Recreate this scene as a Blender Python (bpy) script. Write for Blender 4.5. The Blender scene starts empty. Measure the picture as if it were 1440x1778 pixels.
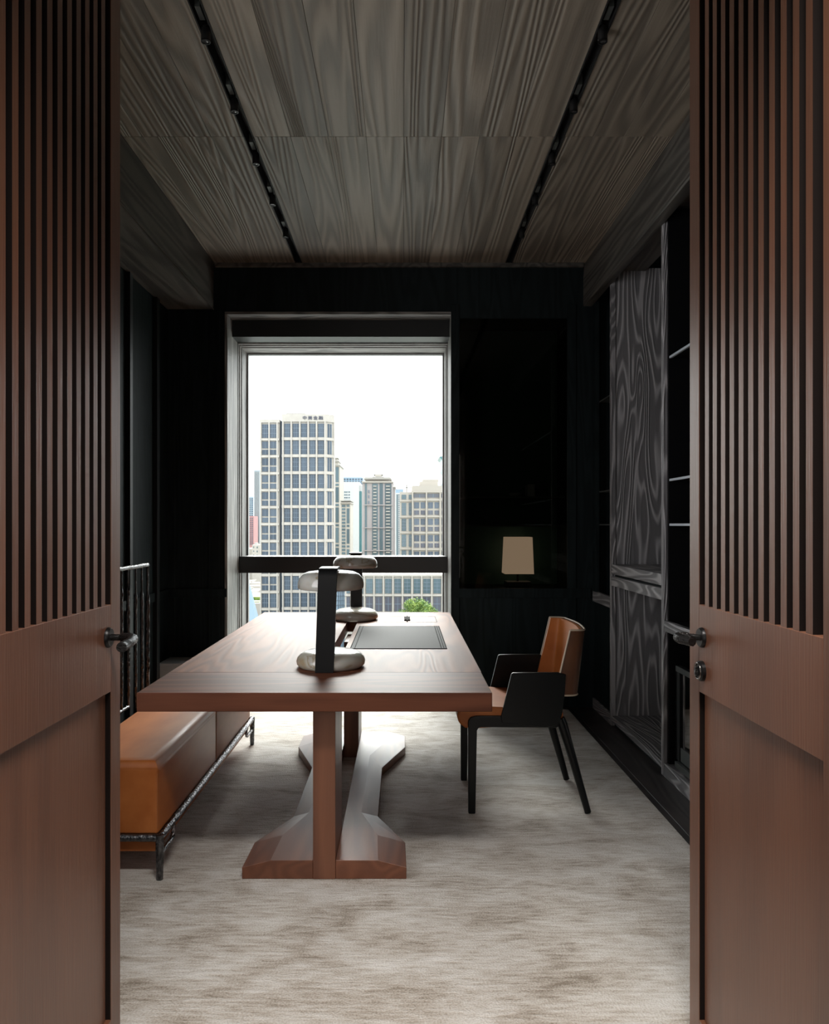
import bpy, bmesh, math, random
from mathutils import Vector
random.seed(7)
S = bpy.context.scene
COL = S.collection
F = 1350.0; CX = 700.0; CY = 911.0; H = 1.36

# ---------------------------------------------------------------- camera
cam = bpy.data.cameras.new('camera'); camo = bpy.data.objects.new('camera', cam); COL.objects.link(camo)
camo.location = (0, 0, H); camo.rotation_euler = (math.pi/2, 0, 0)
cam.sensor_fit = 'VERTICAL'; cam.sensor_height = 36; cam.sensor_width = 36
cam.lens = F/1778*36; cam.shift_x = 20/1778; cam.shift_y = 22/1778
cam.clip_start = .05; cam.clip_end = 8000
S.camera = camo
# ---------------------------------------------------------------- view
S.view_settings.view_transform = 'Standard'; S.view_settings.look = 'None'
S.view_settings.gamma = 1; S.view_settings.use_curve_mapping = False
S.view_settings.exposure = 0.0
# ---------------------------------------------------------------- sky (bright overcast)
SKY = 3.4
w = bpy.data.worlds.new('overcast_sky'); S.world = w; w.use_nodes = True
nt = w.node_tree; bg = nt.nodes['Background']; bg.inputs['Strength'].default_value = SKY
tc = nt.nodes.new('ShaderNodeTexCoord'); nz = nt.nodes.new('ShaderNodeTexNoise')
nz.inputs['Scale'].default_value = 3; nz.inputs['Detail'].default_value = 4
rp = nt.nodes.new('ShaderNodeValToRGB'); rp.color_ramp.elements[0].color = (.90, .93, .98, 1); rp.color_ramp.elements[1].color = (1, 1, 1, 1)
rp.color_ramp.elements[0].position = .35; rp.color_ramp.elements[1].position = .6
nt.links.new(tc.outputs['Generated'], nz.inputs['Vector']); nt.links.new(nz.outputs[0], rp.inputs[0]); nt.links.new(rp.outputs[0], bg.inputs['Color'])
# ---------------------------------------------------------------- sun (hazy, veiled by cloud, beyond the window)
def light(name, kind, loc, rot, energy, color=(1, 1, 1), **k):
    l = bpy.data.lights.new(name, kind); l.energy = energy; l.color = color
    for a, b in k.items(): setattr(l, a, b)
    o = bpy.data.objects.new(name, l); COL.objects.link(o); o.location = loc; o.rotation_euler = rot
    return o
light('hazy_sun', 'SUN', (0, 30, 40), (math.radians(-51), 0, math.radians(-4)), 15.0, (1, .98, .95), angle=math.radians(38))
# unseen ceiling light of the entrance hall, then two added fill lights
light('unseen_hall_ceiling_light', 'AREA', (0.15, .85, 3.2), (math.radians(10), 0, 0), 24, (1, .94, .88), shape='RECTANGLE', size=.9, size_y=.3, spread=math.radians(78))
light('hall_fill_light', 'AREA', (-.2, -2.2, 1.5), (math.radians(84), 0, 0), 26, (1, .94, .88), shape='RECTANGLE', size=2.8, size_y=2.2)  # added fill from behind the camera, no lamp built there
light('left_fill_light', 'AREA', (-1.56, 2.1, 1.75), (math.radians(90), 0, math.radians(-72)), 17, (.97, .98, 1), shape='RECTANGLE', size=.9, size_y=1.9, spread=math.radians(120))  # added fill hidden behind the left door, no window there

# ---------------------------------------------------------------- materials
def mat(name, color=(.5,.5,.5), rough=.5, metal=0, spec=.5, coat=0, emit=None, es=0):
    m = bpy.data.materials.new(name); m.use_nodes = True
    b = m.node_tree.nodes['Principled BSDF']
    b.inputs['Base Color'].default_value = (*color, 1); b.inputs['Roughness'].default_value = rough
    b.inputs['Metallic'].default_value = metal; b.inputs['Specular IOR Level'].default_value = spec
    b.inputs['Coat Weight'].default_value = coat
    if emit: b.inputs['Emission Color'].default_value = (*emit, 1); b.inputs['Emission Strength'].default_value = es
    return m
def N(m, t, **k):
    n = m.node_tree.nodes.new(t)
    for a, b in k.items():
        if a in n.inputs: n.inputs[a].default_value = b
        else: setattr(n, a, b)
    return n
def L(m, a, b): m.node_tree.links.new(a, b)
def coords(m, scale, rand=0):
    t = N(m, 'ShaderNodeTexCoord'); mp = N(m, 'ShaderNodeMapping'); mp.inputs['Scale'].default_value = scale
    L(m, t.outputs['Object'], mp.inputs['Vector'])
    if rand:
        oi = N(m, 'ShaderNodeObjectInfo'); ml = N(m, 'ShaderNodeMath', operation='MULTIPLY'); ml.inputs[1].default_value = rand
        L(m, oi.outputs['Random'], ml.inputs[0]); cb = N(m, 'ShaderNodeCombineXYZ')
        for i in range(3): L(m, ml.outputs[0], cb.inputs[i])
        L(m, cb.outputs[0], mp.inputs['Location'])
        return mp, oi
    return mp, None
def ramp(m, stops):
    r = N(m, 'ShaderNodeValToRGB'); e = r.color_ramp.elements
    while len(e) < len(stops): e.new(.5)
    for i, (p, c) in enumerate(stops): e[i].position = p; e[i].color = (*c, 1)
    return r
def math_(m, op, a, b=None):
    n = N(m, 'ShaderNodeMath', operation=op)
    for i, v in enumerate((a, b)):
        if v is None: continue
        if isinstance(v, (int, float)): n.inputs[i].default_value = v
        else: L(m, v, n.inputs[i])
    return n.outputs[0]
def wood(name, c1, c2, axis=2, sc=3.0, stretch=9, rings=34, rough=.5, bump=.3, dist=.004, rand=40, vary=.25, fine=.35, coat=0, spec=.5, sharp=False):
    """contour lines of a stretched noise = cathedral grain; fine stretched noise = pores"""
    m = mat(name, c1, rough, coat=coat, spec=spec); b = m.node_tree.nodes['Principled BSDF']
    s = [sc, sc, sc]; s[axis] = sc/stretch
    mp, oi = coords(m, s, rand)
    n1 = N(m, 'ShaderNodeTexNoise', Scale=1.0, Detail=2.0, Roughness=.45, Distortion=.25); L(m, mp.outputs[0], n1.inputs['Vector'])
    ring = math_(m, 'SINE', math_(m, 'MULTIPLY', n1.outputs[0], rings*6.283))
    ring = math_(m, 'MULTIPLY_ADD', ring, .5); m.node_tree.nodes[-1].inputs[2].default_value = .5
    if sharp: ring = math_(m, 'POWER', ring, 2.2)
    s2 = [sc*34]*3; s2[axis] = sc*1.3
    mp2, _ = coords(m, s2, rand); n2 = N(m, 'ShaderNodeTexNoise', Scale=1.0, Detail=3.0); L(m, mp2.outputs[0], n2.inputs['Vector'])
    hsum = math_(m, 'ADD', math_(m, 'MULTIPLY', ring, 1-fine), math_(m, 'MULTIPLY', n2.outputs[0], fine))
    r = ramp(m, [(.18, c2), (.85, c1)]); L(m, hsum, r.inputs[0])
    hs = N(m, 'ShaderNodeHueSaturation'); L(m, r.outputs[0], hs.inputs['Color'])
    n3 = N(m, 'ShaderNodeTexNoise', Scale=.35, Detail=1.0); L(m, mp.outputs[0], n3.inputs['Vector'])
    v = math_(m, 'ADD', math_(m, 'MULTIPLY', oi.outputs['Random'], vary), math_(m, 'MULTIPLY', n3.outputs[0], .5))
    v = math_(m, 'ADD', v, .75-vary/2); L(m, v, hs.inputs['Value'])
    L(m, hs.outputs[0], b.inputs['Base Color'])
    bp = N(m, 'ShaderNodeBump'); bp.inputs['Strength'].default_value = bump; bp.inputs['Distance'].default_value = dist
    L(m, hsum, bp.inputs['Height']); L(m, bp.outputs[0], b.inputs['Normal'])
    return m
def noisy(m, c1, c2, scale, bump=.2, dist=.002, lo=.35, hi=.65, detail=5):
    b = m.node_tree.nodes['Principled BSDF']; sc = scale if isinstance(scale, tuple) else (scale,)*3
    mp, _ = coords(m, sc); n = N(m, 'ShaderNodeTexNoise', Scale=1.0, Detail=float(detail)); L(m, mp.outputs[0], n.inputs['Vector'])
    r = ramp(m, [(lo, c1), (hi, c2)]); L(m, n.outputs[0], r.inputs[0]); L(m, r.outputs[0], b.inputs['Base Color'])
    bp = N(m, 'ShaderNodeBump'); bp.inputs['Strength'].default_value = bump; bp.inputs['Distance'].default_value = dist
    L(m, n.outputs[0], bp.inputs['Height']); L(m, bp.outputs[0], b.inputs['Normal'])
    return m

CH1, CH2 = (.42, .405, .415), (.18, .174, .18)
M_ceil = wood('ceiling_oak', (.27, .225, .175), (.165, .138, .108), axis=1, sc=3.6, stretch=24, rings=26, rough=.5, bump=1.0, dist=.003, vary=.4, fine=.25)
M_beam = wood('beam_oak', (.12, .110, .095), (.055, .050, .044), axis=1, sc=5, stretch=14, rings=9, rough=.5, bump=.8, dist=.004)
M_grey = wood('charcoal_oak', CH1, CH2, axis=2, sc=4.6, stretch=9, rings=22, rough=.5, bump=1.0, dist=.005, sharp=True, fine=.2)
M_greyY = wood('charcoal_oak_horizontal', CH1, CH2, axis=1, sc=4.6, stretch=9, rings=22, rough=.5, bump=1.0, dist=.005, sharp=True, fine=.2)
M_jamb = wood('weathered_jamb_oak', (.36, .345, .325), (.12, .116, .11), axis=2, sc=9, stretch=22, rings=12, rough=.5, bump=.8, dist=.003)
M_jambX = wood('weathered_lintel_oak', (.30, .285, .265), (.11, .106, .10), axis=0, sc=9, stretch=12, rings=12, rough=.5, bump=.8, dist=.003)
M_wall = wood('black_stained_panel', (.0125, .0185, .0200), (.008, .012, .013), axis=2, sc=5, stretch=9, rings=10, rough=.5, bump=.3, dist=.001, rand=5, vary=.1, spec=.12)
M_black = mat('matt_black', (.004, .004, .005), .6, spec=.15)
M_bar = mat('black_aluminium', (.008, .009, .010), .4)
M_floor = wood('dark_floor_oak', (.050, .043, .042), (.024, .021, .021), axis=1, sc=4, stretch=9, rings=14, rough=.42, bump=.5, dist=.002)
M_door = wood('mahogany', (.20, .082, .044), (.125, .050, .027), axis=2, sc=5, stretch=9, rings=3.0, rough=.40, bump=.8, dist=.0015, rand=20, vary=.12, fine=.7, coat=.35, spec=.6)
M_door.node_tree.nodes['Principled BSDF'].inputs['Coat Roughness'].default_value = .42
M_slat = M_door
M_gap = mat('door_backing', (.006, .004, .004), .8, spec=.2)
M_gapside = mat('painted_slat_side_shade', (.010, .006, .005), .8, spec=.15)  # near black colour stands in for the shade on the unlit slat sides
M_tab = wood('walnut_long_grain', (.190, .072, .038), (.125, .046, .025), axis=1, sc=4, stretch=9, rings=14, rough=.50, bump=.3, dist=.0015, fine=.3, spec=.12)
M_tabX = wood('walnut_cross_grain', (.130, .047, .026), (.075, .027, .016), axis=0, sc=5, stretch=10, rings=8, rough=.48, bump=.25, dist=.001, fine=.4, spec=.12)
M_tabF = wood('walnut_trestle', (.190, .072, .038), (.140, .052, .028), axis=1, sc=4, stretch=9, rings=10, rough=.40, bump=.2, dist=.001, fine=.4, spec=.45)
M_tabZ = wood('walnut_upright_grain', (.215, .085, .045), (.14, .052, .028), axis=2, sc=5, stretch=10, rings=6, rough=.36, bump=.12, dist=.001)
M_pad = noisy(mat('black_desk_leather', (.03,.03,.03), .7, spec=.12), (.034,.034,.035), (.045,.045,.046), 160, .25, .0006)
M_groove = mat('pad_groove', (.006,.006,.006), .8, spec=.04)
M_leather = noisy(mat('tan_leather', (.4,.13,.04), .45, spec=.35), (.36, .105, .022), (.46, .15, .038), (9, 3, 9), .12, .002)
M_leatherD = noisy(mat('shaded_brown_leather', (.2,.07,.03), .45), (.075, .026, .009), (.10, .036, .013), 12, .12, .002)  # brown leather darkened further, the outer shell's shade put into the colour
M_pipe = mat('cream_piping', (.50, .40, .30), .4)
M_stitch = mat('tan_stitching', (.30, .10, .03), .5)
M_ebony = mat('ebonised_wood', (.0035, .0045, .005), .34, spec=.3)
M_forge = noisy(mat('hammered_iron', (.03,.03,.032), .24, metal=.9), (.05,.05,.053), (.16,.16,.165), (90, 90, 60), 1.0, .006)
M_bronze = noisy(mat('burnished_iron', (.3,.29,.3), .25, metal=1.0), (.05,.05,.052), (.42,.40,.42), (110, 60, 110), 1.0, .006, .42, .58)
M_handle = noisy(mat('bark_textured_black_metal', (.02,.02,.02), .33, metal=.6), (.018,.018,.018), (.035,.034,.034), (60, 20, 150), 1.0, .006)
M_plate = mat('black_metal_plate', (.02, .02, .021), .35, metal=.7)
M_track = mat('black_track', (.003, .003, .003), .7)
M_spot = mat('black_spot', (.010, .010, .010), .45)
M_lens = mat('spot_lens', (.10, .10, .10), .15, metal=.5)
M_adapt = mat('spot_adapter_grey', (.06, .065, .06), .4)
M_white = mat('white_shelf_edge', (.55, .60, .66), .3)
M_bstone = mat('pale_stone', (.45, .46, .46), .5)
M_mirror = mat('mirror_silver', (.85, .86, .85), .02, metal=1)
M_shade = mat('linen_shade', (.55, .46, .37), .8, emit=(.86, .62, .46), es=.92)
# onyx
M_onyx = mat('onyx', (.5,.45,.38), .22, coat=.4); b = M_onyx.node_tree.nodes['Principled BSDF']
mp, _ = coords(M_onyx, (4.5, 4.5, 6)); n = N(M_onyx, 'ShaderNodeTexNoise', Scale=1.0, Detail=3.0, Distortion=1.4); L(M_onyx, mp.outputs[0], n.inputs['Vector'])
r = ramp(M_onyx, [(.28, (.36,.27,.16)), (.38, (.46,.42,.33)), (.47, (.52,.49,.43)), (.50, (.34,.28,.19)), (.53, (.48,.46,.41)), (.75, (.58,.57,.53))])
L(M_onyx, n.outputs[0], r.inputs[0]); L(M_onyx, r.outputs[0], b.inputs['Base Color'])
b.inputs['Subsurface Weight'].default_value = .15; b.inputs['Subsurface Scale'].default_value = .02
# rug: viscose pile with brushed patches
M_rug = mat('silver_viscose_rug', (.4,.37,.33), .75, spec=.3); b = M_rug.node_tree.nodes['Principled BSDF']
b.inputs['Sheen Weight'].default_value = .35; b.inputs['Sheen Roughness'].default_value = .4
mpa, _ = coords(M_rug, (3.2, 6.5, 1)); na = N(M_rug, 'ShaderNodeTexNoise', Scale=1.0, Detail=6.0, Roughness=.62, Distortion=.6); L(M_rug, mpa.outputs[0], na.inputs['Vector'])
mpb, _ = coords(M_rug, (12, 75, 1)); nb = N(M_rug, 'ShaderNodeTexNoise', Scale=1.0, Detail=3.0); L(M_rug, mpb.outputs[0], nb.inputs['Vector'])
mpc, _ = coords(M_rug, (170, 170, 1)); nc = N(M_rug, 'ShaderNodeTexNoise', Scale=1.0, Detail=2.0); L(M_rug, mpc.outputs[0], nc.inputs['Vector'])
hh = math_(M_rug, 'ADD', math_(M_rug, 'MULTIPLY', na.outputs[0], .46), math_(M_rug, 'ADD', math_(M_rug, 'MULTIPLY', nb.outputs[0], .30), math_(M_rug, 'MULTIPLY', nc.outputs[0], .24)))
r = ramp(M_rug, [(.37, (.22,.18,.135)), (.46, (.46,.41,.355)), (.52, (.58,.545,.50)), (.62, (.72,.70,.67))])
L(M_rug, hh, r.inputs[0]); L(M_rug, r.outputs[0], b.inputs['Base Color'])
hb = math_(M_rug, 'ADD', math_(M_rug, 'MULTIPLY', nb.outputs[0], .6), math_(M_rug, 'MULTIPLY', nc.outputs[0], .6))
hb = math_(M_rug, 'ADD', hb, math_(M_rug, 'MULTIPLY', na.outputs[0], 1.0))
bp = N(M_rug, 'ShaderNodeBump'); bp.inputs['Strength'].default_value = .9; bp.inputs['Distance'].default_value = .008
L(M_rug, hb, bp.inputs['Height']); L(M_rug, bp.outputs[0], b.inputs['Normal'])
def glass(name, tint, refl=1.0):
    m = bpy.data.materials.new(name); m.use_nodes = True; t = m.node_tree; t.nodes.remove(t.nodes['Principled BSDF'])
    tr = N(m, 'ShaderNodeBsdfTransparent'); tr.inputs[0].default_value = (*tint, 1)
    gl = N(m, 'ShaderNodeBsdfGlossy'); gl.inputs['Roughness'].default_value = .01
    fr = N(m, 'ShaderNodeFresnel'); fr.inputs[0].default_value = 1.45
    mx = N(m, 'ShaderNodeMixShader'); L(m, math_(m, 'MULTIPLY', fr.outputs[0], refl), mx.inputs[0]); L(m, tr.outputs[0], mx.inputs[1]); L(m, gl.outputs[0], mx.inputs[2])
    L(m, mx.outputs[0], t.nodes['Material Output'].inputs[0]); return m
M_glass = glass('window_glass', (.97, .99, .98), .25)
M_smoke = glass('smoked_green_glass', (.47, .465, .43), .5)
M_clear = glass('clear_shelf_glass', (.75, .8, .8), .6)
# city
def flat(name, c, rough=.7): return mat(name, c, rough, spec=.3)
M_cream = noisy(flat('cream_stone', (.4,.4,.4)), (.385,.36,.33), (.43,.405,.375), .5, 0)
M_cream2 = flat('beige_stone', (.37,.345,.31)); M_roofc = flat('grey_roof', (.33,.32,.30))
def winmat(name, c1, c2, c3):
    m = mat(name, c1, .25); oi = N(m, 'ShaderNodeObjectInfo'); r = ramp(m, [(0, c1), (.5, c2), (1, c3)])
    L(m, oi.outputs['Random'], r.inputs[0]); L(m, r.outputs[0], m.node_tree.nodes['Principled BSDF'].inputs['Base Color']); return m
M_win = winmat('office_glass', (.030,.050,.078), (.045,.070,.105), (.075,.105,.145))
M_winp = winmat('plum_glass', (.05,.052,.075), (.068,.070,.098), (.09,.10,.125))
M_wint = winmat('teal_glass', (.040,.075,.095), (.060,.105,.13), (.085,.135,.16))
M_munt = flat('blue_grey_mullion', (.14,.18,.23))
M_pink = flat('rose_grey_render', (.33,.305,.31)); M_whiteb = flat('white_render', (.46,.47,.47)); M_teal = mat('teal_curtain_wall', (.035,.15,.165), .3)
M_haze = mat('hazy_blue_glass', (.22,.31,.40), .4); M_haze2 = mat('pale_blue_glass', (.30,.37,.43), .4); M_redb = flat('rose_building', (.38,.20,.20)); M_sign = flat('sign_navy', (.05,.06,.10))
M_leaf = noisy(flat('leaf_green', (.1,.25,.04)), (.045,.12,.025), (.22,.30,.07), 1.2, 0, .1, .35, .62); M_bark = flat('bark', (.12,.09,.06))
M_ground = noisy(flat('city_ground', (.3,.3,.3)), (.05,.085,.05), (.20,.20,.19), (.06,.05,.05), 0, .1, .42, .55)

# ---------------------------------------------------------------- mesh builder
class MB:
    def __init__(s): s.v = []; s.f = []; s.mi = []; s.cur = 0
    def add(s, vs, fs):
        o = len(s.v); s.v += [tuple(v) for v in vs]; s.f += [tuple(i+o for i in f) for f in fs]; s.mi += [s.cur]*len(fs)
        return s
    def box(s, x0, x1, y0, y1, z0, z1):
        return s.add([(x0,y0,z0),(x1,y0,z0),(x1,y1,z0),(x0,y1,z0),(x0,y0,z1),(x1,y0,z1),(x1,y1,z1),(x0,y1,z1)],
              [(0,3,2,1),(4,5,6,7),(0,1,5,4),(1,2,6,5),(2,3,7,6),(3,0,4,7)])
    def prism(s, pts, a, b, axis='z'):
        n = len(pts)
        def P(p, h): return {'z': (p[0], p[1], h), 'y': (p[0], h, p[1]), 'x': (h, p[0], p[1])}[axis]
        return s.add([P(p, a) for p in pts]+[P(p, b) for p in pts],
              [tuple(range(n))[::-1], tuple(range(n, 2*n))]+[(i, (i+1) % n, n+(i+1) % n, n+i) for i in range(n)])
    def tube(s, pts, r, seg=10, jit=0, closed=False):
        pts = [Vector(p) for p in pts]; n = len(pts); vs = []; up = Vector((0, 0, 1)); prev = None
        for i, p in enumerate(pts):
            if closed: d = (pts[(i+1) % n]-pts[i-1]).normalized()
            else: d = (pts[min(i+1, n-1)]-pts[max(i-1, 0)]).normalized()
            if prev is None:
                a = d.cross(up) if abs(d.z) < .9 else d.cross(Vector((1, 0, 0)))
                a.normalize()
            else:
                a = (prev - d*prev.dot(d)).normalized()
            prev = a; c = d.cross(a); rr = r[i] if isinstance(r, (list, tuple)) else r
            for k in range(seg):
                q = 2*math.pi*k/seg; j = 1+random.uniform(-jit, jit)
                vs.append(p+(a*math.cos(q)+c*math.sin(q))*rr*j)
        fs = [(i*seg+k, i*seg+(k+1) % seg, (i+1)*seg+(k+1) % seg, (i+1)*seg+k) for i in range(n-1) for k in range(seg)]
        if closed: fs += [((n-1)*seg+k, (n-1)*seg+(k+1) % seg, (k+1) % seg, k) for k in range(seg)]
        else: fs += [tuple(range(seg))[::-1], tuple((n-1)*seg+k for k in range(seg))]
        return s.add(vs, fs)
    def lathe(s, prof, c, seg=48, sx=1, sy=1):
        vs = []; n = len(prof)
        for (r, z) in prof:
            for k in range(seg):
                q = 2*math.pi*k/seg; vs.append((c[0]+r*math.cos(q)*sx, c[1]+r*math.sin(q)*sy, c[2]+z))
        fs = [(i*seg+k, i*seg+(k+1) % seg, (i+1)*seg+(k+1) % seg, (i+1)*seg+k) for i in range(n-1) for k in range(seg)]
        fs += [tuple(range(seg))[::-1], tuple((n-1)*seg+k for k in range(seg))]
        return s.add(vs, fs)
    def mesh(s, name, mats, smooth=None):
        me = bpy.data.meshes.new(name); me.from_pydata(s.v, [], s.f)
        for m in (mats if isinstance(mats, (list, tuple)) else [mats]): me.materials.append(m)
        me.polygons.foreach_set('material_index', s.mi)
        bm = bmesh.new(); bm.from_mesh(me); bmesh.ops.recalc_face_normals(bm, faces=bm.faces); bm.to_mesh(me); bm.free()
        if smooth is not None:
            me.polygons.foreach_set('use_smooth', [True]*len(me.polygons)); me.set_sharp_from_angle(angle=math.radians(smooth))
        me.update(); return me
    def build(s, name, mats, parent=None, smooth=None, bev=0, seg=2, **tags):
        return link(name, s.mesh(name, mats, smooth), parent, bev, seg, **tags)
def link(name, me, parent=None, bev=0, seg=2, **tags):
    o = bpy.data.objects.new(name, me); COL.objects.link(o)
    if parent is not None:
        o.parent = parent; p = parent; off = Vector(parent.location)
        while p.parent: p = p.parent; off += Vector(p.location)
        o.location = -off
    if bev:
        md = o.modifiers.new('bevel', 'BEVEL'); md.width = bev; md.segments = seg; md.limit_method = 'ANGLE'; md.angle_limit = math.radians(35)
        if seg > 1:
            me.polygons.foreach_set('use_smooth', [True]*len(me.polygons)); md.harden_normals = True
    tag(o, **tags); return o
def tag(o, label=None, cat=None, group=None, kind=None):
    if label: o['label'] = label
    if cat: o['category'] = cat
    if group: o['group'] = group
    if kind: o['kind'] = kind
    return o
def thing(name, label, cat, loc=(0,0,0), group=None):
    o = bpy.data.objects.new(name, None); COL.objects.link(o); o.location = loc; o.empty_display_size = .1
    return tag(o, label, cat, group)
def struct(name, label=None, loc=(0,0,0)):
    o = bpy.data.objects.new(name, None); COL.objects.link(o); o.location = loc; return tag(o, label, None, None, 'structure')
def bx(name, m, parent, x0, x1, y0, y1, z0, z1, bev=0, seg=2, **t):
    return MB().box(x0, x1, y0, y1, z0, z1).build(name, m, parent, None, bev, seg, **t)
def PX(px, D): return (px-CX)*D/F
def PZ(py, D): return H-(py-CY)*D/F

ZC = 3.306          # ceiling
YB = 5.80           # back wall
XL, XR = -1.75, 1.86
YF = 1.30           # front wall (door wall), inner face
# ================================================================ ROOM
fl = struct('floor', 'dark oak floorboards around the pale rug')
MB().box(-2.1, 2.1, -3.2, 6.5, -.06, -.006).build('subfloor', M_black, fl)
xs = [-1.75+.2*i for i in range(18)]+[XR]
for i in range(len(xs)-1):
    y = -3.0+(i*.77) % 1.6-1.6
    while y < YB:
        y2 = y+1.9; a, c = max(y, -3.1), min(y2, YB)
        if c-a > .02: bx('floorboard', M_floor, fl, xs[i]+.0012, xs[i+1]-.0012, a+.0012, c-.0012, -.02, 0, .0015, 1)
        y = y2
ce = struct('ceiling', 'ceiling of brushed grey brown oak boards between two black light tracks')
MB().box(-2.1, 2.1, -3.2, 6.5, ZC+.10, ZC+.16).build('ceiling_slab', M_black, ce)
TL, TR, TW = -.775, .785, .021
edges = [(-1.47, TL-TW, 4), (TL+TW, TR-TW, 8), (TR+TW, 1.41, 4)]
for (a, c, n) in edges:
    for i in range(n):
        x0 = a+(c-a)*i/n; x1 = a+(c-a)*(i+1)/n
        for (y0, y1) in ((YF, 1.45), (1.45, 3.90), (3.90, YB)):
            bx('ceiling_board', M_ceil, ce, x0+.0006, x1-.0006, y0+.001, y1-.001, ZC, ZC+.10, .0008, 1)
MB().box(-2.1, 2.1, -3.2, YF, ZC, ZC+.1).build('hall_ceiling', mat('hall_plaster', (.5,.46,.42), .8), ce)
# recessed tracks
for (x, side) in ((TL, 'left'), (TR, 'right')):
    t = thing('light_track', f'{"left" if side=="left" else "right"} hand black recessed light track running to the back wall', 'light track', (x, 3.5, ZC+.05), 'recessed light tracks')
    MB().box(x-TW, x+TW, YF+.05, YB-.002, ZC+.07, ZC+.098).build('track_channel', M_track, t)
    bx('track_lip', M_track, t, x-TW-.0045, x-TW+.0015, YF+.05, YB-.002, ZC-.004, ZC+.07)
    bx('track_lip', M_track, t, x+TW-.0015, x+TW+.0045, YF+.05, YB-.002, ZC-.004, ZC+.07)
ords = ['nearest', 'second nearest', 'middle', 'second farthest', 'farthest']
def copy_tree(o, parent=None):
    c = o.copy(); COL.objects.link(c)
    if parent: c.parent = parent
    for ch in list(o.children): copy_tree(ch, c)
    return c
x = TL; y = 3.055
sp = thing('spotlight', 'x', 'spotlight', (x, y, ZC), 'small spotlights hanging from the ceiling tracks')
sh_ = MB().lathe([(.006,.006),(.016,.004),(.0185,0),(.0185,-.052),(.0165,-.054)], (x, y, ZC+.006), 20).build('spot_head', M_spot, sp, 40); 
MB().lathe([(.0188,-.050),(.0188,-.056),(.014,-.0562),(.0135,-.051)], (x, y, ZC+.006), 20).build('spot_ring', M_plate, sh_, 40)
MB().lathe([(.0135,-.0525),(.006,-.0545)], (x, y, ZC+.006), 20).build('lens', M_lens, sh_, 40)
MB().prism([(y-.13,ZC+.055),(y-.13,ZC+.004),(y-.05,ZC+.004),(y-.012,ZC+.035),(y-.012,ZC+.055)], x-.010, x+.010, 'x').build('adapter', M_adapt, sp)
MB().tube([(x, y-.02, ZC+.04), (x, y, ZC+.03), (x, y, ZC+.005)], .005, 8).build('stem', M_spot, sp, 40)
for xi, side in ((TL, 'left'), (TR, 'right')):
    for i in range(5):
        c = sp if (xi == TL and i == 0) else copy_tree(sp)
        c.location = (xi, 3.055+.52*i, ZC)
        c['label'] = f'{ords[i]} visible black cylindrical spotlight in the {side} hand ceiling track'
# back wall
wb = struct('wall_back', 'near black wood panelled back wall around the window')
WX0, WX1, WZ0, WZ1 = -1.31, .357, .10, 2.928
NX0, NX1, NZ0, NZ1 = .42, 1.225, .885, 2.90
m = MB(); m.box(-2.1, WX0-.02, YB, 6.5, 0, ZC+.16); m.box(WX0-.02, WX1+.02, YB, 6.5, WZ1+.02, ZC+.16); m.box(WX0-.02, WX1+.02, YB, 6.5, 0, WZ0)
m.box(WX1+.02, NX0, YB, 6.5, 0, ZC+.16); m.box(NX0, NX1, YB, 6.5, 0, NZ0-.003); m.box(NX0, NX1, YB, 6.5, NZ1, ZC+.16); m.box(NX1, 2.1, YB, 6.5, 0, ZC+.16); m.box(NX0, NX1, 6.2, 6.5, NZ0-.003, NZ1)
m.build('wall_panel', M_wall, wb)
for (x0, x1, z0, z1) in ((-1.75,-1.315,.82,.883), (-1.45,-1.37,0,.82),(-1.45,-1.37,.883,2.95), (-1.75,-1.70,0,.82),(-1.75,-1.70,.883,2.95)):
    bx('panel_frame', M_wall, wb, x0, x1, YB-.012, YB, z0, z1, .002, 1)
bx('rail', M_wall, wb, .358, 1.40, YB-.015, YB, .815, .885, .002, 1)
for (x0, x1) in ((.359, .42), (1.225, 1.29)):
    bx('stile', M_wall, wb, x0, x1, YB-.014, YB, 0, 3.0, .002, 1)
bx('cornice', M_beam, wb, -1.40, 1.345, YB-.03, YB, ZC-.03, ZC, .002, 1)
# left wall
wl = struct('wall_left', 'near black panelled left wall with slim upright posts')
MB().box(XL-.3, XL, YF, 6.5, 0, ZC).build('wall_panel', M_wall, wl)
for (y0, y1, p) in ((5.44, 5.50, .03), (4.90, 4.95, .03), (3.9, 3.95, .03), (2.9, 2.95, .03)):
    bx('post', M_bar, wl, XL, XL+p, y0, y1, 0, 2.955, .002, 1)
for (y0, y1) in ((5.50, 5.80), (4.95, 5.44), (3.95, 4.90), (2.95, 3.90), (YF, 2.90)):
    bx('rail', M_wall, wl, XL, XL+.014, y0, y1, .82, .883, .002, 1)
# right wall
wr = struct('wall_right', 'dark wall behind the built-in shelving')
MB().box(XR, XR+.3, YF, 6.5, 0, ZC).build('wall_panel', M_wall, wr)
# hall / door wall
wf = struct('wall_front', 'wall with the double door opening')
m = MB(); m.box(-2.1, -.81, YF-.12, YF, 0, ZC); m.box(.815, 2.16, YF-.12, YF, 0, ZC); m.box(-.81, .815, YF-.12, YF, 3.06, ZC+.1)
m.build('wall_panel', M_wall, wf)
M_hall = mat('hall_warm_wall', (.34,.27,.21), .6)
m = MB(); m.box(-2.1, -1.9, -3.2, YF-.12, 0, ZC); m.box(1.9, 2.1, -3.2, YF-.12, 0, ZC); m.box(-1.9, 1.9, -3.2, -3.0, 0, ZC)
m.build('hall_wall', M_hall, wf)
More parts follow.
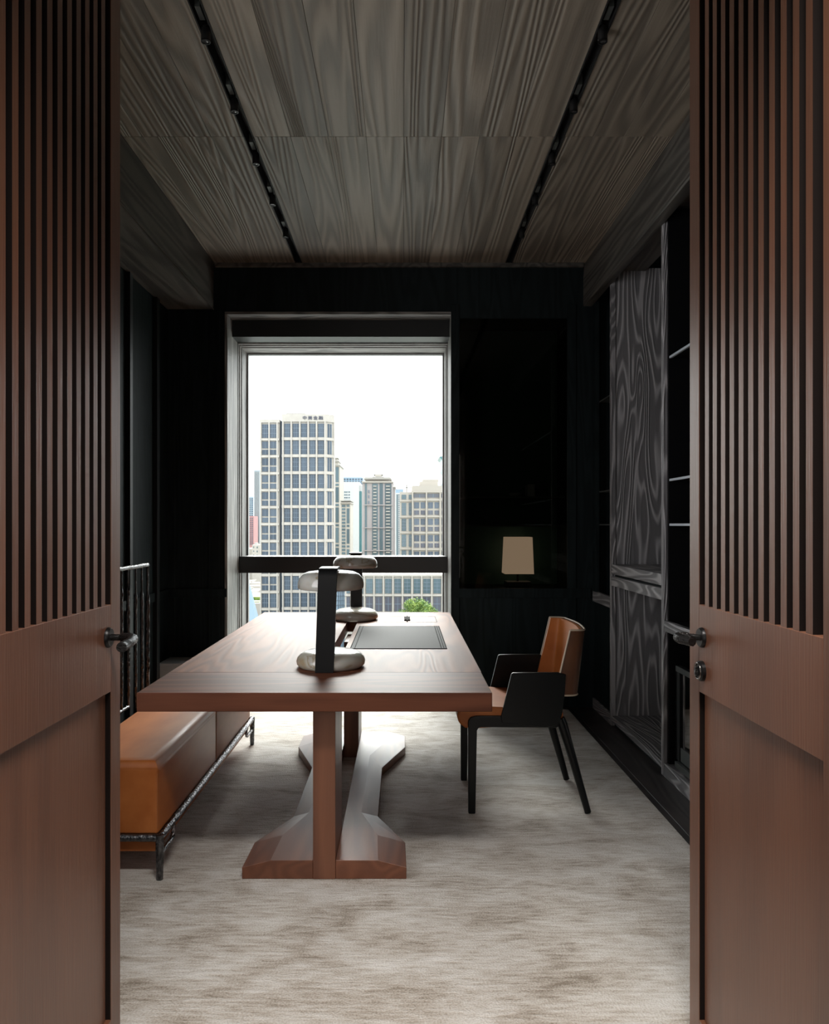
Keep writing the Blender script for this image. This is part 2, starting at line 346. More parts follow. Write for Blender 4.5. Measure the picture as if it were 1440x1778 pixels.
# beams
t1 = struct('trim_1', 'left hand boxed ceiling beam of dark brushed oak')
bx('beam', M_beam, t1, -1.75, -1.405, YF, YB-.03, 2.957, ZC, .004, 2)
bx('shadow_gap', M_track, t1, -1.47, -1.405, YF, YB-.03, ZC-.004, ZC+.02)
bx('highlight_strip', mat('edge_highlight', (.12,.11,.09), .3, metal=.5), t1, -1.409, -1.401, YF, YB-.03, 2.953, 2.959)  # added strip stands in for the highlight along the beam's lower edge
t2 = struct('trim_2', 'right hand boxed ceiling beam of dark brushed oak')
MB().prism([(1.352, ZC-.004), (1.345, 3.20), (1.345, 2.995), (1.352, 2.988), (1.41, 2.988), (1.41, ZC-.004)], YF, YB-.002, 'y').build('beam', M_beam, t2)
bx('shadow_gap', M_track, t2, 1.36, 1.44, YF, YB-.002, ZC-.004, ZC+.02)
# ================================================================ WINDOW
wn = struct('window_1', 'tall city window with a deep grey oak reveal and black transom')
YG = 6.45
bx('jamb', M_jamb, wn, WX0-.02, WX0, YB-.004, 6.18, WZ0, WZ1, .002, 1)
bx('jamb', M_jamb, wn, WX1, WX1+.02, YB-.004, 6.18, WZ0, WZ1, .002, 1)
bx('head_casing', M_jambX, wn, WX0-.02, WX1+.02, YB-.004, 5.96, WZ1, WZ1+.02, .002, 1)
bx('blind_box', M_bar, wn, WX0, WX1, 5.96, 6.16, 2.80, WZ1)
for k, (y0, ins) in enumerate(((6.16, .004), (6.20, .010), (6.25, .016))):
    y1 = (6.20, 6.25, 6.55)[k]
    bx('frame_step', M_jamb, wn, WX0-.02, WX0+ins, y0, y1, WZ0, 2.80, .001, 1)
    bx('frame_step', M_jamb, wn, WX1-ins, WX1+.02, y0, y1, WZ0, 2.80, .001, 1)
    bx('frame_step', M_jambX, wn, WX0, WX1, y0, y1, 2.80-ins-.004, 2.84, .001, 1)
bx('sill', M_jambX, wn, WX0-.02, WX1+.02, YB-.004, 6.55, WZ0-.03, WZ0, .002, 1)
bx('transom', M_bar, wn, WX0, WX1, 6.19, 6.44, .975, 1.107, .003, 2)
M_alu = mat('grey_window_gasket', (.25,.25,.25), .4)
m = MB(); m.box(WX0+.012, WX0+.03, YG-.02, YG+.03, WZ0, 2.79); m.box(WX1-.03, WX1-.012, YG-.02, YG+.03, WZ0, 2.79); m.box(WX0+.03, WX1-.03, YG-.02, YG+.03, 2.765, 2.79); m.box(WX0+.03, WX1-.03, YG-.02, YG+.03, WZ0, WZ0+.03)
m.build('window_frame', M_alu, wn)
bx('glass_pane', M_glass, wn, WX0+.02, WX1-.02, YG, YG+.008, 1.107, 2.78)
bx('glass_pane', M_glass, wn, WX0+.02, WX1-.02, YG, YG+.008, WZ0+.02, .975)
# ================================================================ DOORS
def door(n, sgn, X, label):
    d = struct(n, label)
    y0, y1 = 1.331, 2.044; st = .0645; T = .045; s = sgn
    def B(nm, m, a, b, ya, yb, za, zb, bev=.0012):   # a,b = depth behind the face
        xa, xb = sorted((s*(X+a), s*(X+b))); return bx(nm, m, d, xa, xb, ya, yb, za, zb, bev, 1)
    ZT = 3.04; r0, r1 = .935, 1.157
    B('stile', M_door, 0, T, y1-st, y1, .008, ZT); B('stile', M_door, 0, T, y0, y0+st, .008, ZT)
    B('lock_rail', M_door, 0, T, y0+st, y1-st, r0, r1); B('bottom_rail', M_door, 0, T, y0+st, y1-st, .008, .10); B('top_rail', M_door, 0, T, y0+st, y1-st, ZT-.12, ZT)
    B('lower_panel', M_door, .012, T-.012, y0+st, y1-st-.006, .10, r0)
    B('lower_groove', M_gap, .020, T-.02, y1-st-.006, y1-st, .10, r0, 0)
    for za, zb in ((.10, r0), (r1, ZT-.12)): B('stile_shade_strip', M_gapside, .0015, T-.006, y1-st-.0012, y1-st+.0002, za, zb, 0)  # thin black strips paint the shade on the far stile's inner face
    B('backing_panel', M_gap, T-.012, T-.006, y0+st, y1-st, r1, ZT-.12, 0)
    a, c = y0+st, y1-st; p = (c-a)/12.0
    first = None
    for k in range(11):
        yc = a+p*(k+1)
        if first is None:
            xa, xb = sorted((s*(X+.001), s*(X+T-.012))); mb = MB().box(xa, xb, -.0122, .0122, r1, ZT-.12)
            me = mb.mesh('slat', [M_slat, M_gapside])
            for p_ in me.polygons: p_.material_index = 0 if p_.normal.x*s < -.5 else 1
            first = link('slat', me, d); o = first
        else: o = first.copy(); COL.objects.link(o)
        o.location.y = yc
    return d
XLd, XRd = .7436, .754
d1 = door('door_1', -1, XLd, 'left leaf of the mahogany slatted double door, open')
d2 = door('door_2', 1, XRd, 'right leaf of the mahogany slatted double door with a lock, open')
def handle(par, s, X, pts, zc, yc):
    h = MB()
    h.tube([(s*X, yc, zc), (s*(X-.004), yc, zc), (s*(X-.009), yc, zc)], [.0255, .0255, .022], 32)
    pl = h.build('handle_plate', M_plate, par, 35)
    n = 30; P = []
    for i in range(len(pts)-1):
        a, b = Vector(pts[i]), Vector(pts[i+1]); k = 10
        for j in range(k): P.append(a.lerp(b, j/k))
    P.append(Vector(pts[-1]))
    for _ in range(6): P = [P[0]]+[(P[i-1]+P[i]*2+P[i+1])/4 for i in range(1, len(P)-1)]+[P[-1]]
    rr = [(.0085 if i < 9 else .0118)*(1+random.uniform(-.05, .05)) for i in range(len(P))]
    MB().tube(P, rr, 18, .05).build('lever', M_handle, pl, 60)
handle(d1, -1, XLd, [(-.739, 1.957, 1.076), (-.700, 1.952, 1.077), (-.668, 1.93, 1.078), (-.655, 1.86, 1.077), (-.652, 1.80, 1.076)], 1.076, 1.957)
handle(d2, 1, XRd, [(.749, 1.957, 1.076), (.712, 1.958, 1.078), (.690, 1.955, 1.078), (.687, 1.92, 1.077), (.702, 1.885, 1.077)], 1.076, 1.957)
le = MB().tube([(.754, 1.957, .992), (.746, 1.957, .992), (.742, 1.957, .992)], [.0255, .0255, .022], 32).build('lock_escutcheon', M_plate, d2, 35)
MB().tube([(.7425, 1.957, .992+.018*math.sin(a*math.pi/12)) if 0 else (.742, 1.957+.020*math.cos(a*math.pi/12), .992+.020*math.sin(a*math.pi/12)) for a in range(24)], .0022, 8, closed=True).build('lock_ring', mat('lock_rim', (.25,.23,.21), .25, metal=1), le, 60)
MB().box(.735, .743, 1.9545, 1.9595, .980, 1.004).build('thumb_turn', M_handle, le)

# ================================================================ RUG
rug = MB(); RX0, RX1, RY0, RY1 = -1.42, 1.211, 1.42, 5.70; nx, ny = 110, 180
vs = []
for j in range(ny+1):
    for i in range(nx+1):
        x = RX0+(RX1-RX0)*i/nx; y = RY0+(RY1-RY0)*j/ny
        e = min(i, nx-i, j, ny-j)
        z = .012 if e > 0 else .006
        z += -.0006+.0005*math.sin(x*9+y*5)*math.sin(y*7-x*3) if e > 1 else 0
        vs.append((x, y, z))
fs = [(j*(nx+1)+i, j*(nx+1)+i+1, (j+1)*(nx+1)+i+1, (j+1)*(nx+1)+i) for j in range(ny) for i in range(nx)]
n0 = len(vs); ring = [i for i in range(nx+1)]+[j*(nx+1)+nx for j in range(1, ny+1)]+[ny*(nx+1)+i for i in range(nx-1, -1, -1)]+[j*(nx+1) for j in range(ny-1, 0, -1)]
vs += [(vs[i][0], vs[i][1], .0005) for i in ring]; k = len(ring)
fs += [(ring[i], ring[(i+1) % k], n0+(i+1) % k, n0+i) for i in range(k)]
rug.add(vs, fs)
tag(rug.build('rug', M_rug, None, 60), 'large pale silver beige pile rug with brushed mottled patches on the dark floor', 'rug')

# ================================================================ DESK
TX0, TX1, TY0, TY1, TZ0, TZ1 = -.967, .324, 2.82, 5.42, .681, .75
desk = thing('desk', 'long reddish walnut trestle desk with a thick top in the middle of the rug', 'desk', (-.31, 4.1, 0))
cxs = -.3175; sl = .0325; SY0, SY1 = 3.45, 4.93; YE = 3.215
g = .0004
PX0, PX1, PY0, PY1 = -.262, .218, 3.81, 4.68
bx('end_plank', M_tabX, desk, TX0, TX1, TY0, YE-g, TZ0, TZ1, .003, 2)
bx('long_plank', M_tab, desk, TX0, cxs-sl, YE+g, TY1, TZ0, TZ1, .0012, 2)
m = MB(); m.box(cxs+sl, PX0, YE+g, TY1, TZ0, TZ1); m.box(PX1, TX1, YE+g, TY1, TZ0, TZ1); m.box(PX0, PX1, YE+g, PY0, TZ0, TZ1); m.box(PX0, PX1, PY1, TY1, TZ0, TZ1); m.box(PX0, PX1, PY0, PY1, TZ0, TZ1-.012)
m.build('long_plank', M_tab, desk)
for (a, c) in ((YE+g, SY0), (SY1, TY1)): bx('centre_spine', M_tab, desk, cxs-sl, cxs+sl, a, c, TZ0, TZ1-.0002)
# inset pad
pd = bx('desk_pad', M_pad, desk, PX0+.004, PX1-.004, PY0+.012, PY1-.005, TZ1-.012, TZ1-.0005, .001, 1, label='black leather writing pad inset in the top')
bx('pad_edge', M_groove, pd, PX0+.001, PX1-.001, PY0+.001, PY0+.012, TZ1-.012, TZ1+.003, .001, 1)
for (a, c, z) in ((PX0+.001, PX0+.004, .0015), (PX0+.022, PX0+.025, .0008), (PX1-.004, PX1-.001, .0015), (PX1-.017, PX1-.014, .0008), (PX1-.030, PX1-.026, .0008)):
    bx('pad_groove', M_groove, pd, a, c, PY0+.012, PY1-.003, TZ1-.011, TZ1+z)
# cable flap
fx0, fx1, fy0, fy1 = -.168, .214, 4.86, 5.16
for (a, c, e, f) in ((fx0, fx1, fy0, fy0+.006), (fx0, fx1, fy1-.006, fy1), (fx0, fx0+.003, fy0, fy1), (fx1-.003, fx1, fy0, fy1)):
    bx('flap_joint', M_groove, desk, a, c, e, f, TZ1-.004, TZ1+.0006)
lt = MB(); lt.box(.008, .046, 4.93, 5.10, TZ1, TZ1+.008); lt.box(.024, .030, 4.88, 5.13, TZ1, TZ1+.010); lt.build('flap_latch', M_groove, desk, None, .001, 1)
# posts
for (y0, y1) in ((2.956, 3.276), (4.504, 4.82)):
    bx('post', M_tabZ, desk, -.3425, -.257, y0, y1, .012, TZ0, .002, 2)
# feet + stretchers: two mirrored halves
def foot_half(s, x_in):
    c = -.30
    plan = [(2.958, .313), (3.19, .309), (3.475, .188), (4.17, .188), (4.56, .313), (4.80, .313)]
    top = [(2.958, .205), (3.20, .195), (3.45, .116), (4.30, .116), (4.60, .205), (4.80, .205)]
    xi = abs(x_in-c); vs = []; 
    for (p, t) in zip(plan, top):
        vs += [(c+s*p[1], p[0], .012), (c+s*p[1], p[0], .056), (c+s*t[1], t[0] if 0 else p[0]*.0+t[0], .083), (c+s*xi, t[0], .083), (c+s*xi, p[0], .012)]
    n = 5; fs = []
    for i in range(5):
        for k in range(n):
            fs.append((i*n+k, i*n+(k+1) % n, (i+1)*n+(k+1) % n, (i+1)*n+k))
    fs += [(0,1,2,3,4), tuple(25+k for k in range(5))]
    return MB().add(vs, fs)
foot_half(1, -.2565).build('foot', M_tabF, desk, None, .0015, 1)
foot_half(-1, -.343).build('foot', M_tabF, desk, None, .0015, 1)

# ================================================================ DESK LAMPS
def lamp(label, cx, cy, flip, lean):
    t = thing('desk_lamp', label, 'lamp', (cx, cy, TZ1), 'pair of onyx desk lamps')
    f = -1 if not flip else 1
    base = [(.125, 0), (.136, .003), (.1455, .014), (.148, .028), (.143, .043), (.128, .058), (.105, .068), (.075, .0735), (.03, .0755)]
    MB().lathe(base, (cx, cy, TZ1), 64).build('base', M_onyx, t, 60)
    MB().lathe([(.120, .0), (.127, .0004), (.127, .003)], (cx, cy, TZ1), 64).build('base_pad', M_black, t)
    zs = 1.086-TZ1
    sh = [(.131, zs+.002), (.139, zs), (.1415, zs+.003), (.1425, zs+.02), (.137, zs+.043), (.122, zs+.062), (.098, zs+.073), (.06, zs+.0775), (.02, zs+.0785)]
    shd = MB().lathe(sh, (cx, cy, TZ1), 64).build('shade', M_onyx, t, 60)
    MB().lathe([(.128, zs-.003), (.128, zs+.006)], (cx, cy, TZ1), 48).build('diffuser', mat('opal_diffuser', (.5,.48,.45), .5), shd)
    # strap: upright slab that bends over the shade
    hw = .0385; y0 = cy+f*.148; path = []
    for k in range(9): path.append((y0, .0+ k/8*.395))
    for k in range(1, 9):
        a = k/8*math.pi/2; path.append((y0-f*.035*(1-math.cos(a)), .395+.035*math.sin(a)))
    path.append((cy+f*.04, .432)); path.append((cy-f*.02, .430))
    th = .030; vs = []; n = len(path)
    for i, (y, z) in enumerate(path):
        a = Vector(path[max(i-1, 0)]); b_ = Vector(path[min(i+1, n-1)]); d = (b_-a).normalized(); nn = Vector((d.y, -d.x))*(-1 if not flip else 1)
        tt = th if i < 12 else th*(.9-.12*(i-11)) if i < 16 else .010
        lx = lean*(1-min(1, z/.43)); w_ = hw
        for (sx, so) in ((-1, 0), (1, 0), (1, -tt), (-1, -tt)):
            bulge = .0
            vs.append((cx+lx+sx*w_, y+nn.x*so, TZ1+z+nn.y*so))
    fs = [(i*4+k, i*4+(k+1) % 4, (i+1)*4+(k+1) % 4, (i+1)*4+k) for i in range(n-1) for k in range(4)]
    fs += [(0, 1, 2, 3), tuple((n-1)*4+k for k in range(4))]
    MB().add(vs, fs).build('upright', mat('black_leather_strap', (.004, .0045, .005), .42, spec=.3), t, 50, .006, 3)
    return t
lamp('nearer onyx mushroom desk lamp with a black upright facing the door', -.310, 3.345, False, -.014)
lamp('farther onyx mushroom desk lamp near the window end of the desk', -.307, 5.0, True, 0)

# ================================================================ CHAIR
ch = thing('armchair', 'black framed armchair with tan leather seat and back at the right side of the desk', 'chair', (.58, 3.86, 0))
yn, yf = 3.62, 4.12
def leg_front(y):
    m = MB(); hw = .016
    m.prism([(.305, .0125), (.338, .0125), (.345, .40), (.352, .412), (.365, .416), (.72, .414), (.745, .45), (.70, .468), (.34, .469), (.315, .462), (.303, .445)], y-hw, y+hw, 'y'); return m
for y in (yn+.016, yf-.016): leg_front(y).build('front_leg', M_ebony, ch, None, .005, 3)
for y, s in ((yn+.016, -1), (yf-.016, 1)):
    MB().tube([(.8645, y+s*.004, .016), (.835, y, .12), (.775, y, .33), (.745, y, .43), (.735, y, .455)], [.0155, .017, .021, .024, .022], 14).build('rear_leg', M_ebony, ch, 50)
bx('seat_frame', M_ebony, ch, .33, .74, yn+.03, yf-.03, .418, .448, .004, 2)
arm = [(.456,.470),(.504,.667),(.512,.672),(.72,.674),(.757,.664),(.752,.58),(.741,.488),(.728,.445),(.705,.425),(.66,.418),(.46,.440)]
for y, s in ((yn-.012, 1), (yf+.012, -1)):
    a_, b_ = sorted((y, y+s*.016))
    ap = MB().prism(arm, a_, b_, 'y').build('arm_panel', M_ebony, ch, None, .003, 2)
# seat cushion
m = MB(); m.prism([(.262, .495), (.250, .47), (.262, .43), (.292, .408), (.34, .406), (.74, .43), (.752, .47), (.745, .505), (.60, .500), (.35, .512), (.30, .510)], yn+.012, yf-.012, 'y')
m.build('seat', M_leather, ch, None, .016, 4)
# U-shaped back
zs = [.566, .60, .66, .72, .78, .83, .858, .868]
def upath(z):
    off = -(.868-z)*.115; fr = .778-(.868-z)*.235+.0
    y0, y1 = yn-.004, yf+.004; P = []
    xb = .855+off; r = .045
    P.append((fr, y0)); P.append(((fr+xb-r)/2, y0-.001))
    for k in range(6):
        a = -math.pi/2+k/5*math.pi/2; P.append((xb-r+r*math.cos(a), y0+r+r*math.sin(a)))
    for k in range(1, 8):
        t_ = k/8; P.append((xb+.018*math.sin(math.pi*t_), y0+r+(y1-y0-2*r)*t_))
    for k in range(6):
        a = k/5*math.pi/2; P.append((xb-r+r*math.cos(a), y1-r+r*math.sin(a)))
    P.append(((fr+xb-r)/2, y1+.001)); P.append((fr, y1)); return P
def shell(inset0, inset1):
    vs = []; n = len(upath(.7))
    for z in zs:
        P = [Vector(p) for p in upath(z)]; zz = z
        for ins in (inset0, inset1):
            for i, p in enumerate(P):
                d = (P[min(i+1, n-1)]-P[max(i-1, 0)]).normalized(); nn = Vector((-d.y, d.x)); q = p+nn*ins
                vs.append((q.x, q.y, zz))
    fs = []; R = 2*n
    for j in range(len(zs)-1):
        for i in range(n-1):
            fs.append((j*R+i, j*R+i+1, (j+1)*R+i+1, (j+1)*R+i)); fs.append((j*R+n+i, (j+1)*R+n+i, (j+1)*R+n+i+1, j*R+n+i+1))
        for i in (0, n-1): fs.append((j*R+i, (j+1)*R+i, (j+1)*R+n+i, j*R+n+i))
    for j in (0, len(zs)-1):
        for i in range(n-1): fs.append((j*R+i, j*R+i+1, j*R+n+i+1, j*R+n+i))
    return MB().add(vs, fs)
bk = shell(0, .012).build('backrest', M_leatherD, ch, 50, label='brown leather outer shell of the back, darkened for shade')
shell(.0122, .026).build('back_lining', M_leather, bk, 50, label='tan leather inner face of the back')
edge = [(p[0], p[1], .869) for p in upath(.868)]
lo = [(upath(z)[0][0], upath(z)[0][1], z) for z in zs]; lo2 = [(upath(z)[-1][0], upath(z)[-1][1], z) for z in zs]
bot = [(p[0], p[1], .565) for p in upath(.566)]
MB().tube(edge+lo2[::-1]+bot[::-1]+lo, .0042, 8).build('piping', M_pipe, bk, 60)

# ================================================================ BENCH
be = thing('bench', 'long tan leather upholstered bench on a hammered black iron frame at left', 'bench', (-1.11, 3.86, 0))
BX0, BX1, BY0, BY1 = -1.305, -.935, 2.965, 4.755
def rbox(x0, x1, y0, y1, z0, z1, r, seg=6):
    bm = bmesh.new(); bmesh.ops.create_cube(bm, size=1)
    for v in bm.verts: v.co = Vector(((x0+x1)/2+v.co.x*(x1-x0), (y0+y1)/2+v.co.y*(y1-y0), (z0+z1)/2+v.co.z*(z1-z0)))
    es = [e for e in bm.edges if all(v.co.z > z1-.01 for v in e.verts)]
    bmesh.ops.bevel(bm, geom=es, offset=r, segments=seg, profile=.5, affect='EDGES')
    es = [e for e in bm.edges if e.calc_length() > .1 and abs(e.verts[0].co.z-e.verts[1].co.z) > .1]
    bmesh.ops.bevel(bm, geom=es, offset=.012, segments=3, profile=.5, affect='EDGES')
    bmesh.ops.recalc_face_normals(bm, faces=bm.faces)
    me = bpy.data.meshes.new('cushion'); bm.to_mesh(me); bm.free(); me.materials.append(M_leather)
    me.polygons.foreach_set('use_smooth', [True]*len(me.polygons)); me.set_sharp_from_angle(angle=math.radians(50)); return me
ysm = 3.89
for (a, c) in ((BY0, ysm-.001), (ysm+.001, BY1)):
    cu = link('cushion', rbox(BX0, BX1, a, c, .185, .462, .042), be)
    MB().tube([(BX1-.001, a+.02, .417), (BX1-.001, c-.02, .417)], .0016, 6).build('seam', M_stitch, cu)
    MB().tube([(BX1-.003, a+.004, .20), (BX1-.003, a+.004, .41)], .0014, 6).build('seam', M_stitch, cu)
bx('seat_base', M_leather, be, BX0+.01, BX1-.008, BY0+.01, BY1-.01, .108, .184, .006, 2)
def line(a, b, n): a, b = Vector(a), Vector(b); return [a.lerp(b, i/n) for i in range(n+1)]
zr = .170; rx0, rx1, ry0, ry1 = BX0-.006, BX1+.010, BY0-.010, BY1+.010
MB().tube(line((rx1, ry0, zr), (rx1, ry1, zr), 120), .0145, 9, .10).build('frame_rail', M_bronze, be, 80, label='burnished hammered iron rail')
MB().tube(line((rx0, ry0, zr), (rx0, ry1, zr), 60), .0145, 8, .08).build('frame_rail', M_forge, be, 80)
for yy in (ry0, ry1): MB().tube(line((rx0, yy, zr), (rx1, yy, zr), 24), .0145, 10, .05).build('frame_rail', M_forge, be, 80)
for (xx, yy) in ((rx1, ry0), (rx1, ry1), (rx0, ry0), (rx0, ry1)):
    pts = line((xx, yy, zr+.012), (xx, yy, .0125), 12)
    MB().tube(pts, [.0165-.004*i/12 for i in range(13)], 12, .04).build('leg', M_forge, be, 80)
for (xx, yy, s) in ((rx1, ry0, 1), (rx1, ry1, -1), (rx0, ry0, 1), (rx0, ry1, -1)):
    MB().tube(line((xx, yy, .105), (xx, yy+s*.15, .105), 8)+line((xx, yy+s*.17, .112), (xx, yy+s*.178, .15), 4)+[(xx, yy+s*.178, .17)], .009, 9, .06).build('corner_brace', M_bronze if xx == rx1 else M_forge, be, 80)

# ================================================================ FORGED SCREEN
sc_ = thing('iron_screen', 'black hammered iron rail screen of upright bars behind the leather bench', 'screen', (-1.34, 3.6, 0))
xs_ = -1.345
MB().tube(line((xs_, 2.6, 1.148), (xs_, 4.09, 1.148), 70), .011, 9, .12).build('top_rail', M_forge, sc_, 80)
MB().tube(line((xs_, 2.6, .47), (xs_, 3.80, .47), 60), .010, 9, .12).build('lower_rail', M_forge, sc_, 80)
for yb in (4.09, 4.0, 3.91, 3.80, 3.71, 3.61, 3.51, 3.41, 3.31, 3.21, 3.11, 3.01, 2.91, 2.81, 2.70, 2.60):
    z0 = .0135 if yb in (4.09, 2.60) else (.18 if yb > 3.8 else .47)
    th = .0125 if yb in (4.09, 2.60) else .009
    pts = line((xs_, yb, 1.148), (xs_+random.uniform(-.003, .003), yb+random.uniform(-.003, .003), z0), 60)
    MB().tube(pts, [th*.6 if (z0 > 0 and i < 9) else th for i in range(61)], 8, .16).build('upright_bar', M_forge, sc_, 80)
pb = thing('radiator_cover', 'low pale grey box in the back left corner behind the desk', 'radiator cover', (-1.6, 5.6, 0))
MB().box(-1.735, -1.33, 5.52, 5.78, .012, .36).build('casing', M_bstone, pb, None, .004, 2)
MB().box(-1.736, -1.326, 5.515, 5.784, .36, .375).build('lid', M_bstone, pb, None, .003, 2)

# ================================================================ RIGHT SHELVING
XS = 1.41
def post(par, y0, y1): bx('post', M_grey, par, XS, XS+.03, y0, y1, .0, 3.06, .001, 1)
# far bay
k1 = thing('bookcase', 'far black bookcase bay with thin shelves in the back right corner', 'bookcase', (XS, 5.55, 0))
bx('back_panel', M_wall, k1, XR-.03, XR-.005, 5.32, 5.785, 0, 3.06)
bx('mid_rail', M_greyY, k1, XS, XS+.025, 5.30, 5.78, .793, .868, .001, 1)
bx('plinth', M_greyY, k1, XS, XS+.02, 5.30, 5.78, 0, .075, .001, 1)
bx('stile', M_wall, k1, XS, XS+.03, 5.70, 5.785, .868, 3.06, .001, 1)
bx('lower_front', M_wall, k1, XS+.012, XS+.03, 5.30, 5.78, .075, .793)
for z in (2.26, 1.60, 1.36): bx('shelf', M_adapt, k1, XS+.03, XR-.03, 5.32, 5.70, z-.005, z+.005)
# middle bay
k2 = thing('cabinet', 'open grey oak niche cabinet with a worktop between two tall posts', 'cabinet', (XS, 4.76, 0))
post(k2, 5.262, 5.30); post(k2, 4.205, 4.243)
bx('side_panel', M_grey, k2, XS+.031, XR-.04, 5.272, 5.298, .0, 3.10, .001, 1)
bx('side_panel', M_wall, k2, XS+.03, XR-.04, 4.208, 4.232, .0, 3.06)
bx('back_panel', M_wall, k2, XR-.04, XR-.02, 4.23, 5.29, .0, 3.10)
bx('top_panel', M_beam, k2, XS-.01, 1.646, 4.235, 5.29, 3.08, 3.10, .001, 1)
bx('worktop', M_greyY, k2, XS, XR-.04, 4.243, 5.262, 1.028, 1.092, .002, 1)
bx('drawer_front', M_greyY, k2, XS, XS+.022, 4.243, 5.262, .948, 1.012, .002, 1)
bx('drawer_box', M_wall, k2, XS+.022, XR-.05, 4.25, 5.25, .955, 1.020)
bx('niche_floor', M_greyY, k2, XS+.002, XR-.04, 4.243, 5.262, .03, .067, .002, 1)
bx('plinth', M_black, k2, XS+.02, XR-.05, 4.25, 5.25, 0, .03)
# near bay
k3 = thing('bookcase', 'near black bookcase bay with pale shelf edges and a low mirror beside the right door', 'bookcase', (XS, 3.2, 0))
YN = 2.2
bx('back_panel', M_wall, k3, XR-.03, XR-.005, YN, 4.2, 0, 3.06)
bx('end_panel', M_black, k3, XS+.02, XR-.03, 4.18, 4.203, 0, 3.06)
bx('end_panel', M_black, k3, XS+.02, XR-.03, YN, YN+.025, 0, 3.06)
bx('top_panel', M_beam, k3, XS-.01, XR-.03, YN, 4.2, 3.08, 3.10)
for z in (2.26, 1.60, 1.36):
    bx('shelf', M_black, k3, XS+.035, XR-.03, YN+.03, 4.178, z-.005, z+.005)
    bx('shelf_edge', M_white, k3, XS+.022, XS+.034, YN+.03, 4.178, z-.006, z+.006)
bx('mid_rail', M_greyY, k3, XS, XS+.025, YN, 4.2, .786, .842, .001, 1)
bx('mid_shelf', M_black, k3, XS+.025, XR-.03, YN+.03, 4.178, .80, .842)
bx('plinth', M_greyY, k3, XS, XS+.10, YN, 4.2, 0, .072, .002, 1)
mr = thing('mirror', 'low framed mirror reflecting the rug, under the shelf beside the right door', 'mirror', (1.47, 3.2, .08))
bx('mirror_glass', M_mirror, mr, 1.468, 1.474, YN+.05, 4.10, .184, .575)
bx('frame', M_black, mr, 1.474, 1.50, YN+.04, 4.17, .075, .60)
bx('frame_stile', M_black, mr, 1.46, 1.474, 4.102, 4.17, .11, .60)
bx('frame_top', M_bar, mr, 1.44, 1.47, YN+.04, 4.105, .588, .618, .001, 1)
bx('frame_base', mat('mirror_grey_base', (.10,.11,.11), .3), mr, 1.464, 1.474, YN+.05, 4.10, .112, .184)
bx('sill', M_adapt, mr, 1.44, 1.464, YN+.04, 4.12, .078, .108, .001, 1)

# ================================================================ DISPLAY CABINET in back wall
dc = thing('display_cabinet', 'recessed cabinet with dark green smoked glass front right of the window', 'cabinet', (.82, 6.0, NZ0))
bx('back_board', mat('green_backboard', (.03, .085, .068), .5), dc, NX0, NX1, 6.18, 6.198, NZ0, NZ1-.002)
bx('glass_front', M_smoke, dc, NX0+.001, NX1-.001, YB+.002, YB+.008, NZ0, NZ1-.002)
for z in (1.573, 1.357): bx('shelf', mat('dark_shelf', (.06,.08,.075), .4), dc, NX0+.002, NX1-.002, 5.86, 6.178, z-.012, z)
lp = thing('table_lamp', 'small table lamp with a square beige linen shade behind the smoked glass', 'lamp', (.886, 6.0, NZ0+.001))
a0, a1, t0, t1_ = .775, .995, .787, .985; zb, zt = .985, 1.265; q = 5.90
vs = [(a0,q,zb),(a1,q,zb),(a1,q+.2,zb),(a0,q+.2,zb),(t0,q+.01,zt),(t1_,q+.01,zt),(t1_,q+.19,zt),(t0,q+.19,zt)]
MB().add(vs, [(0,3,2,1),(4,5,6,7),(0,1,5,4),(1,2,6,5),(2,3,7,6),(3,0,4,7)]).build('lamp_shade', M_shade, lp)
MB().tube([(.885, 6.0, .92), (.885, 6.0, .99)], .008, 10).build('stem', M_plate, lp)
MB().box(.79, .98, 5.92, 6.08, NZ0+.001, .925).build('base', M_adapt, lp, None, .004, 2)
tag(MB().box(.955, 1.01, 5.95, 6.08, 1.574, 1.67).build('box', mat('grey_box', (.34,.36,.36), .6), None, None, .003, 2), 'small upright grey box on the upper shelf behind the smoked glass', 'box')
tag(MB().lathe([(.02,0),(.045,.012),(.055,.028),(.04,.034)], (.865, 6.0, 1.574), 24).build('bowl', mat('grey_bowl', (.36,.38,.38), .4), None, 60), 'tiny grey bowl on the upper shelf behind the smoked glass', 'bowl')

# ================================================================ CITY
GZ = -28.0
MB().box(-1500, 1500, 40, 4000, GZ-1, GZ).build('city_ground', M_ground, None, kind='structure')
def unit_window(name, mt, nv=2, nh=2, fr=.035):
    m = MB(); m.box(0, 1, 0, .15, 0, 1); m.cur = 1
    for i in range(1, nv+1): x = i/(nv+1); m.box(x-fr, x+fr, -.08, 0, 0, 1)
    for i in range(1, nh+1): z = i/(nh+1); m.box(0, 1, -.08, 0, z-fr*.5, z+fr*.5)
    return m.mesh(name, [mt, M_munt])
UW = unit_window('office_window', M_win); UWp = unit_window('plum_window', M_winp, 1, 1); UWt = unit_window('teal_window', M_wint, 1, 3)
UP = MB().box(0, 1, 0, .2, 0, 1).mesh('plain_window', M_wint); UB = unit_window('small_window', M_win, 1, 0)
def win(par, me, x0, x1, y0, y1, D, name='window'):
    o = bpy.data.objects.new(name, me); COL.objects.link(o); o.parent = par
    X0, X1, Z1, Z0 = PX(x0, D), PX(x1, D), PZ(y0, D), PZ(y1, D)
    o.location = Vector((X0, D-.15, Z0))-Vector(par.location); o.scale = (X1-X0, 1, Z1-Z0); return o
def blk(par, name, m, x0, x1, y0, y1, D, dep, proud=0):
    return MB().box(PX(x0, D), PX(x1, D), D-proud, D+dep, PZ(y1, D) if y1 else GZ, PZ(y0, D)).build(name, m, par)
